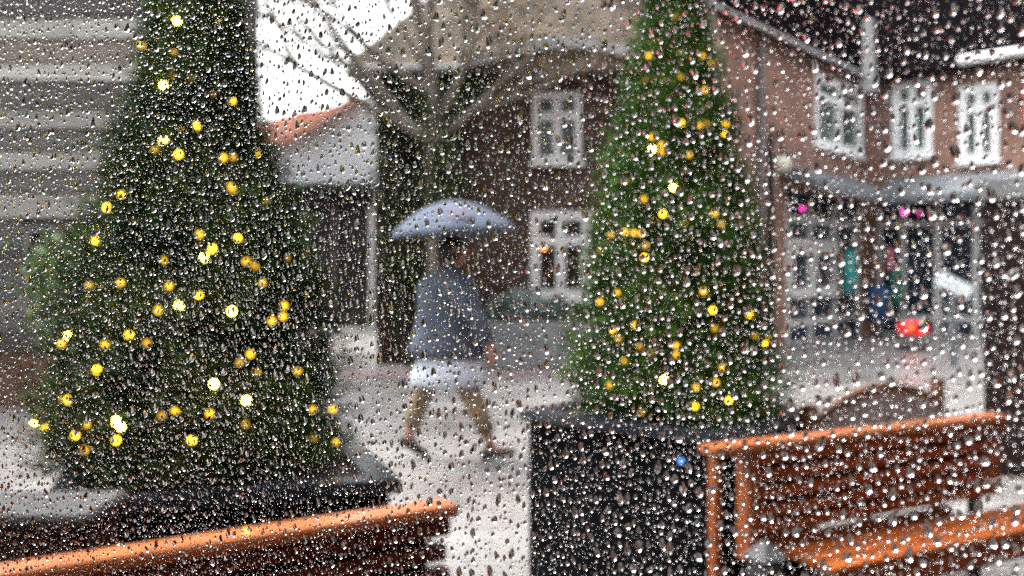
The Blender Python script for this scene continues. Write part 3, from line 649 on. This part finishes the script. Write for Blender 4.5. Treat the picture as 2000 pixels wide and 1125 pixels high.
bx = thing('storage_box', 'dark brown slatted box with a wet grey lid at the left edge', 'box', (-2.35, 2.40, 0), R(1))
BXW = 1.23; zt = .865
b = MB()
for i in range(9):
    x0 = .01+i*(BXW-.02)/9; b.box((x0,.0,.03),(x0+(BXW-.02)/9-.012,.022,zt-.035))
b.build('front_boards', M['brown_board'], bx)
MB().box((.005,.0225,.02),(BXW-.005,.22,zt-.0355)).build('carcass', M['brown_board'], bx)
MB().box((-.02,-.03,zt-.034),(BXW+.015,.255,zt)).build('lid', M['grey_plastic'], bx, bevel=.008)

# ------------------------------------------------------------------ person under an umbrella
PX, PY = (878-1000)/F*7.3, 7.3
pe = thing('person', 'person walking in a blue grey coat, white hem and tan trousers, holding up an umbrella', 'person', (PX, PY, 0))
def skinned(name, chains, m_, parent, sub=2):
    me = bpy.data.meshes.new(name); bm = bmesh.new(); keys = {}; rad = {}
    def vert(p, r):
        k = tuple(round(c, 5) for c in p)
        if k not in keys: keys[k] = bm.verts.new(p); rad[keys[k]] = r
        return keys[k]
    for ch in chains:
        pv = None
        for (p, r) in ch:
            v_ = vert(p, r)
            if pv is not None and not any(e.other_vert(pv) is v_ for e in pv.link_edges): bm.edges.new((pv, v_))
            pv = v_
    bm.verts.index_update(); order = [rad[v_] for v_ in bm.verts]
    bm.to_mesh(me); bm.free()
    o = bpy.data.objects.new(name, me); C.objects.link(o); o.parent = parent; me.materials.append(m_)
    sk = o.modifiers.new('skin', 'SKIN'); sk.use_smooth_shade = True
    for i, r in enumerate(order):
        sv = me.skin_vertices[0].data[i]; sv.radius = (r, r) if not isinstance(r, tuple) else r; sv.use_root = (i == 0)
    ss = o.modifiers.new('smooth', 'SUBSURF'); ss.levels = sub; ss.render_levels = sub
    return o
V = lambda *a: tuple(a)
pel, spn, chs, nek = V(-.02,0,.93), V(-.01,0,1.14), V(.01,0,1.36), V(.03,0,1.50)
hd0, hd1, hd2 = V(.05,0,1.58), V(.06,0,1.66), V(.05,0,1.735)
body = [[(pel,.13),(spn,.125),(chs,.135),(nek,.055),(hd0,.075),(hd1,.095),(hd2,.06)],
        # front leg
        [(pel,.13),(V(.03,-.09,.84),.09),(V(.19,-.10,.50),.058),(V(.28,-.10,.28),.052),(V(.34,-.10,.10),.036),(V(.47,-.10,.10),.03)],
        # rear leg
        [(pel,.13),(V(-.06,.09,.84),.09),(V(-.23,.10,.50),.058),(V(-.30,.10,.30),.052),(V(-.345,.10,.12),.036),(V(-.23,.10,.035),.03)],
        # near arm, swinging forward
        [(chs,.135),(V(.05,-.19,1.40),.055),(V(.22,-.23,1.15),.042),(V(.31,-.24,.96),.030),(V(.335,-.24,.90),.034)],
        # far arm, holding the umbrella
        [(chs,.135),(V(.02,.18,1.40),.055),(V(.14,.20,1.18),.042),(V(.06,.12,1.32),.032),(V(.03,.07,1.40),.034)]]
for k, (dx_, L_) in enumerate(((-.026,.075),(-.009,.085),(.009,.08),(.026,.065))):
    b0 = V(.335+dx_,-.245,.862); body.append([(V(.335,-.24,.90),.034),(b0,.010),(V(.345+dx_,-.25,.862-L_*.5),.009),(V(.335+dx_*.9,-.235,.862-L_*.95),.008)])
body.append([(V(.335,-.24,.90),.034),(V(.372,-.235,.885),.011),(V(.382,-.23,.845),.009)])
for k in range(4):
    zf = 1.375 + k*.019; body.append([(V(.03,.07,1.40),.034),(V(.0,.045,zf),.009),(V(-.03,.03,zf),.008),(V(-.035,.055,zf),.008)])
body.append([(V(.03,.07,1.40),.034),(V(.0,.09,1.432),.010),(V(-.022,.075,1.445),.008)])
skinned('body', body, M['skin'], pe)
# face: nose, eyes, ear
# jacket: lofted torso and sleeves
def loft(secs, n=20):
    b = MB(); vs = []; fs = []
    for (cx, cy_, z_, rx, ry) in secs:
        for k in range(n):
            t = 2*math.pi*k/n; wob = 1 + .035*math.sin(3*t+z_*17) + .02*math.sin(5*t-z_*23); vs.append((cx+rx*wob*math.cos(t), cy_+ry*wob*math.sin(t), z_))
    for i in range(len(secs)-1):
        for k in range(n): fs.append((i*n+k, i*n+(k+1)%n, (i+1)*n+(k+1)%n, (i+1)*n+k))
    return b.add(vs, fs)
jk = loft([(-.03,0,.83,.305,.235),(-.03,0,.90,.295,.23),(-.02,0,1.02,.265,.215),(-.01,0,1.16,.245,.20),(-.01,0,1.30,.245,.225),(-.01,0,1.40,.225,.235),(.0,0,1.47,.18,.19),(.02,0,1.51,.11,.12),(.03,0,1.545,.088,.09)])
jo = jk.build('jacket', M['jacket'], pe, smooth=True)
sm_ = jo.modifiers.new('thick', 'SOLIDIFY'); sm_.thickness = .012
MB().tube([(.03,-.17,1.41),(.12,-.215,1.29),(.225,-.235,1.14),(.275,-.24,1.04),(.31,-.24,.955)], [.095,.088,.078,.066,.058], 14).build('sleeve', M['jacket'], jo, smooth=True)
MB().tube([(.0,.16,1.41),(.09,.20,1.28),(.14,.20,1.18),(.09,.15,1.28),(.055,.11,1.34)], [.095,.085,.075,.062,.055], 14).build('sleeve', M['jacket'], jo, smooth=True)
loft([(.02,0,.815,.262,.20),(.02,0,.93,.266,.205)], 18).build('dark_hem', M['dark_cloth'], pe, smooth=True)
sh = loft([(-.01,0,.60,.305,.235),(-.01,0,.70,.285,.225),(-.01,0,.80,.255,.20),(0,0,.92,.22,.18)]); so_ = sh.build('white_hem', M['white_cloth'], pe, smooth=True)
s2 = so_.modifiers.new('thick', 'SOLIDIFY'); s2.thickness = .012
def shoe(c, ang):
    Mx = Matrix.Translation(c) @ Matrix.Rotation(ang, 4, 'Y')
    b = MB(); secs = [(-.07,.030,.035,.0),(-.05,.042,.085,.0),(.02,.046,.085,.0),(.09,.052,.06,.0),(.16,.048,.045,.0),(.205,.028,.030,.0)]
    n = 12; vs = []; fs = []
    for (x, w_, h_, z_) in secs:
        for k in range(n): t = 2*math.pi*k/n; vs.append((x, w_*math.cos(t), max(0, h_*.5+h_*.62*math.sin(t))))
    for i in range(len(secs)-1):
        for k in range(n): fs.append((i*n+k, i*n+(k+1)%n, (i+1)*n+(k+1)%n, (i+1)*n+k))
    fs.append(tuple(range(n))); fs.append(tuple((len(secs)-1)*n+k for k in range(n-1,-1,-1)))
    return b.add(vs, fs, Mx).build('shoe', M['shoe'], pe, smooth=True)
tc_ = mat('tan_trousers', (.20,.145,.085), .85, (.14,.10,.06), 6)
MB().tube([(.03,-.08,.78),(.12,-.09,.65),(.19,-.10,.50),(.25,-.10,.36),(.295,-.10,.24)], [.09,.088,.08,.074,.070], 14).build('trouser_leg', tc_, pe, smooth=True)
MB().tube([(-.06,.08,.78),(-.15,.09,.65),(-.23,.10,.50),(-.275,.10,.36),(-.31,.10,.26)], [.09,.088,.08,.074,.070], 14).build('trouser_leg', tc_, pe, smooth=True)
shoe((.33,-.10,.03), R(-14)); shoe((-.36,.10,.09), R(28))
MB().ball((.158,0,1.655), .017, 8, 6, 1, .8, 1.3).build('nose', M['skin'], pe, smooth=True)
for sy_ in (-.034, .034):
    MB().ball((.138,sy_,1.682), .010, 8, 6).build('eye', M['hair'], pe, smooth=True)
    MB().ball((.045,sy_*2.75,1.665), .026, 8, 6, .7, .4, 1.1).build('ear', M['skin'], pe, smooth=True)
MB().ball((.145,0,1.618), .018, 8, 6, .5, 1.2, .35).build('mouth', mat('lips', (.30,.09,.08), .5), pe, smooth=True)
hr = MB().ball((.012,0,1.655), .112, 16, 10, 1.0, .95, 1.25); hr.build('hair', M['hair'], pe, smooth=True)

um = thing('umbrella', 'pale blue open umbrella held over the walking person', 'umbrella', (PX, PY, 0))
cx0, rad_, zr, za = .03, .515, 1.80, 2.06
Mx = Matrix.Translation((cx0,.02,0)) @ Matrix.Translation((0,0,zr)) @ Matrix.Rotation(R(3.5), 4, 'Y').inverted() @ Matrix.Translation((0,0,-zr))
b = MB(); nr, na = 9, 48; vs = []; fs = []
for i in range(nr+1):
    u = i/nr
    for k in range(na):
        t = 2*math.pi*k/na; sc = 1 - .045*u*(1-abs(math.cos(4*t)))*1.2
        zz = za - (za-zr)*(u**1.9) - .012*u*abs(math.sin(4*t)); vs.append((rad_*max(u,.004)*sc*math.cos(t), rad_*max(u,.004)*sc*math.sin(t), zz))
for i in range(nr):
    for k in range(na): fs.append((i*na+k, i*na+(k+1)%na, (i+1)*na+(k+1)%na, (i+1)*na+k))
b.add(vs, fs, Mx); co = b.build('canopy', M['canopy'], um, smooth=True); s3 = co.modifiers.new('thick', 'SOLIDIFY'); s3.thickness = .003
pa = MB(); vs = []; 
for i in range(5):
    for k in range(5):
        u = .40+.40*i/4; t = R(-95+30*k/4+ (i%2)*2); vs.append((rad_*u*math.cos(t), rad_*u*math.sin(t), za-(za-zr)*(u**1.9)+.007))
pa.add(vs, [(i*5+k, i*5+k+1, (i+1)*5+k+1, (i+1)*5+k) for i in range(4) for k in range(4)], Mx).build('printed_patch', M['pink_patch'], co, smooth=True)
for k in range(8):
    t = math.pi*k/4; MB().tube([(.02*math.cos(t), .02*math.sin(t), za-.012)] + [(rad_*u*math.cos(t)*.985, rad_*u*math.sin(t)*.985, za-(za-zr)*(u**1.9)-.010) for u in (.25,.5,.75,1)], .0035, 5, Mx).build('rib', M['black_metal'], um)
MB().tube([Mx @ Vector((0,0,za+.06)), Mx @ Vector((0,0,za-.02)), Vector((-.018,.05,1.40)), Vector((-.03,.052,1.24))], [.004,.006,.006,.006], 8).build('shaft', M['black_metal'], um)
MB().tube([(-.03,.052,1.24),(-.035,.052,1.17),(-.015,.052,1.14),(.01,.052,1.155)], .013, 8).build('handle', M['old_wood'], um, smooth=True)

# ------------------------------------------------------------------ the rainy window the camera looks through
KW, Z0W = .49, .40                      # pane plane: y = Z0W - KW*x
AW = -math.atan(KW)
win = thing('shop_window', 'large clear window pane speckled with rain, in front of the whole view', 'window', (0, Z0W, 0), AW)
PX0, PX1, PZ0, PZ1 = -1.0, 1.0, .95, 2.05
MB().add([(PX0,0,PZ0),(PX1,0,PZ0),(PX1,0,PZ1),(PX0,0,PZ1)], [(0,1,2,3)]).build('pane', gm, win)
fb = MB(); fb.box((PX0-.08,-.05,PZ0-.08),(PX1+.08,.05,PZ0)).box((PX0-.08,-.05,PZ1),(PX1+.08,.05,PZ1+.08)).box((PX0-.08,-.05,PZ0),(PX0,.05,PZ1)).box((PX1,-.05,PZ0),(PX1+.08,.05,PZ1))
fb.build('frame', M['black_metal'], win)
room = MB(); x0, x1, z0, z1 = PX0-.085, PX1+.085, PZ0-.085, PZ1+.085
room.box((-3,-.1,0),(x0,.1,3.2)).box((x1,-.1,0),(4,.1,3.2)).box((x0,-.1,0),(x1,.1,z0)).box((x0,-.1,z1),(x1,.1,3.2))
ro_ = room.build('cafe_wall', mat('cafe_wall', (.10,.08,.07), .8)); ro_.location = (0, Z0W, 0); ro_.rotation_euler = (0,0,AW); struct(ro_)
ib = MB(); ib.box((-3,-5,.014),(4,-.101,.05)).box((-3,-5,3.1),(4,-.101,3.2)).box((-3.1,-5,.0),(-3,-.101,3.2)).box((4,-5,0),(4.1,-.101,3.2)).box((-3,-5.1,0),(4,-5,3.2))
io = ib.build('cafe_room', mat('dim_interior', (.05,.04,.035), .8)); io.location = (0, Z0W, 0); io.rotation_euler = (0,0,AW); struct(io)

NB = thing('added_dark_block', 'added unseen dark brick block with a red awning, just outside the right edge', 'building', (5.6, -3, 0))  # added out of view to block the sky and darken one side of the drops
MB().box((0,0,0),(5,12.2,8.5)).build('wall', M['pier_brick'], NB)
aw = MB(); aw.add([(-.002,4,3.9),(-.002,11,3.9),(-1.15,11,3.1),(-1.15,4,3.1),(-.002,4,3.86),(-.002,11,3.86),(-1.15,11,2.8),(-1.15,4,2.8)], [(0,3,2,1),(4,5,6,7),(0,1,5,4),(1,2,6,5),(2,3,7,6),(3,0,4,7)])
aw.build('awning', mat('red_awning', (.62,.012,.02), .6), NB)

def drop_verts(cx, cz, a, b, tilt, ap, tear, kk, na, nr, ph):
    """smooth sagging caps on the pane, vectorised: returns verts (N, V, 3) and one face pattern; flat backs 0.05 mm off the glass"""
    N = len(cx); th = np.linspace(0, 2*np.pi, na, endpoint=False)[None,:]
    rr_ = 1 + .10*np.cos(2*th+ph[:,0:1]) + .07*np.cos(3*th+ph[:,1:2]) + .04*np.cos(5*th+ph[:,2:3])
    ox = a[:,None]*np.cos(th)*(1 - tear[:,None]*np.sin(th))*rr_; oz = b[:,None]*np.sin(th)*rr_
    ct, st = np.cos(tilt)[:,None], np.sin(tilt)[:,None]
    rx = ox*ct - oz*st; rz_ = ox*st + oz*ct
    CC = .28; Hm = ap*a
    V_ = []
    for j in range(nr):                      # ring 0 is the contact line
        rho = math.cos(math.pi/2*j/nr); hp_ = (math.sqrt(1+CC)-math.sqrt(rho*rho+CC))/(math.sqrt(1+CC)-math.sqrt(CC))
        sag = (1-rho)*.44
        X = cx[:,None] + rx*rho; Zc = cz[:,None] + rz_*rho - sag*b[:,None]
        Y = Hm[:,None]*hp_*(1 - .14*np.sin(th)*rho) + 5e-5
        V_.append(np.stack([X, np.broadcast_to(Y, X.shape), Zc], 2))
    apex = np.stack([cx, Hm+5e-5, cz - .44*b], 1)[:,None,:]
    base = V_[0].copy()
    Vt = np.concatenate(V_ + [apex, base], 1)
    quads = []; tris = []
    for j in range(nr-1):
        for k in range(na): quads.append((j*na+k, (j+1)*na+k, (j+1)*na+(k+1)%na, j*na+(k+1)%na))
    ai = nr*na
    for k in range(na): tris.append(((nr-1)*na+k, ai, (nr-1)*na+(k+1)%na))
    ngon = [tuple(ai+1+k for k in range(na))]
    return Vt, np.array(quads).reshape(-1,4), np.array(tris), np.array(ngon)
def merge(name, arrs, m_, parent=None):
    vs = []; qs = []; ts = []; ngs = {}; off = 0
    for Vt, q4, t3, ng in arrs:
        N, nv = Vt.shape[:2]; o_ = (off + np.arange(N)*nv)[:,None,None]
        vs.append(Vt.reshape(-1,3))
        if len(q4): qs.append((q4[None]+o_).reshape(-1,4))
        ts.append((t3[None]+o_).reshape(-1,3)); ngs.setdefault(ng.shape[1], []).append((ng[None]+o_).reshape(-1,ng.shape[1])); off += N*nv
    return npmesh(name, np.concatenate(vs), [np.concatenate(qs) if qs else np.zeros((0,4),int), np.concatenate(ts)] + [np.concatenate(x) for x in ngs.values()], m_, parent, True)

# where drops sit: darts with an occupancy raster (0.25 mm cells)
CELL = .00025; GX, GZ = int((PX1-PX0)/CELL), int((PZ1-PZ0)/CELL); occ = np.zeros((GZ, GX), bool)
FX0, FX1, FZ0, FZ1 = -.46, .34, 1.22, 1.76          # the part of the pane covered densely
def inframe(x, z_):
    wx, wy = x*math.cos(AW), Z0W + x*math.sin(AW); u = wx/wy*F + 1000; v_ = HOR - (z_-EYE)/wy*F
    return (u > -20) & (u < 2020) & (v_ > -20) & (v_ < 1145)
def scatter(n, gen, region, pad=1.12):
    out = []; x0, x1, z0, z1 = region
    for _ in range(n):
        x, z_ = rnd.uniform(x0, x1), rnd.uniform(z0, z1); a, b = gen()
        i0, i1 = int((x-a*pad-PX0)/CELL), int((x+a*pad-PX0)/CELL)+1; j0, j1 = int((z_-b*pad-PZ0)/CELL), int((z_+b*pad-PZ0)/CELL)+1
        if i0 < 0 or j0 < 0 or i1 >= GX or j1 >= GZ or occ[j0:j1, i0:i1].any(): continue
        occ[j0:j1, i0:i1] = True; out.append((x, z_, a, b))
    return out
rnd = random.Random(99)
def g_large(): a = rnd.uniform(.00095,.0016); return a, a*rnd.uniform(1.15, 2.1)
def g_med(): a = min(.00140, rnd.lognormvariate(math.log(.00074), .36)); return a, a*rnd.uniform(1.05, 2.0)
def g_small(): a = rnd.uniform(.00024,.00046); return a, a*rnd.uniform(1.0, 1.6)
def g_micro(): a = min(.0003, rnd.lognormvariate(math.log(.000155), .40)); return a, a*rnd.uniform(.95, 1.3)
dense = (FX0, FX1, FZ0, FZ1); area = (FX1-FX0)*(FZ1-FZ0)*1e6
D_l = scatter(int(area*.0055), g_large, dense); D_m = scatter(int(area*.13), g_med, dense, 1.02); D_s = scatter(int(area*.20), g_small, dense, 1.0); D_u = scatter(int(area*.55), g_micro, dense, 1.0)
D_o = scatter(26000, g_med, (PX0+.004, PX1-.004, PZ0+.004, PZ1-.004))
def params(L_, tiltsd=.22):
    A = np.array(L_); n = len(A)
    return A[:,0], A[:,1], A[:,2], A[:,3], rng.normal(-.12, tiltsd, n), rng.uniform(.86,1.25,n), rng.uniform(-.02,.26,n), rng.uniform(0, 2*np.pi, (n,3))
big = [d for d in D_l + D_m if inframe(d[0], d[1])]
big.sort(key=lambda d: -d[2]*d[3]/(Z0W + d[0]*math.sin(AW))**2); big = big[:300]; bigset = set(big)
rest = [d for d in D_l + D_m if d not in bigset]
def build(L_, na, nr, kk=.955):
    x, z_, a, b, ti, ap, te, ph = params(L_); return drop_verts(x, z_, a, b, ti, ap, te, kk, na, nr, ph)
Vt, q4, t3, ng = build(big, 32, 9)
cw, sw = math.cos(AW), math.sin(AW)
for i in range(len(big)):
    v = Vt[i]; c = v.mean(0).copy(); c[1] = 0
    o = npmesh('raindrop', v - c, [q4, t3, ng], wm, None, True)
    o.location = (c[0]*cw, Z0W + c[0]*sw, c[2]); o.rotation_euler = (0,0,AW)
    tag(o, 'large clear raindrop clinging to the window pane', 'raindrop', 'large raindrops on the window pane')
st_ = merge('raindrops', [build(rest, 20, 6), build(D_s, 12, 4), build(D_u, 8, 3), build(D_o, 10, 3)], wm)
st_.location = (0, Z0W, 0); st_.rotation_euler = (0,0,AW); tag(st_, 'small raindrops and spray covering the window pane', 'raindrops', kind='stuff')
print('drops', len(big), len(rest), len(D_s), len(D_u), len(D_o))
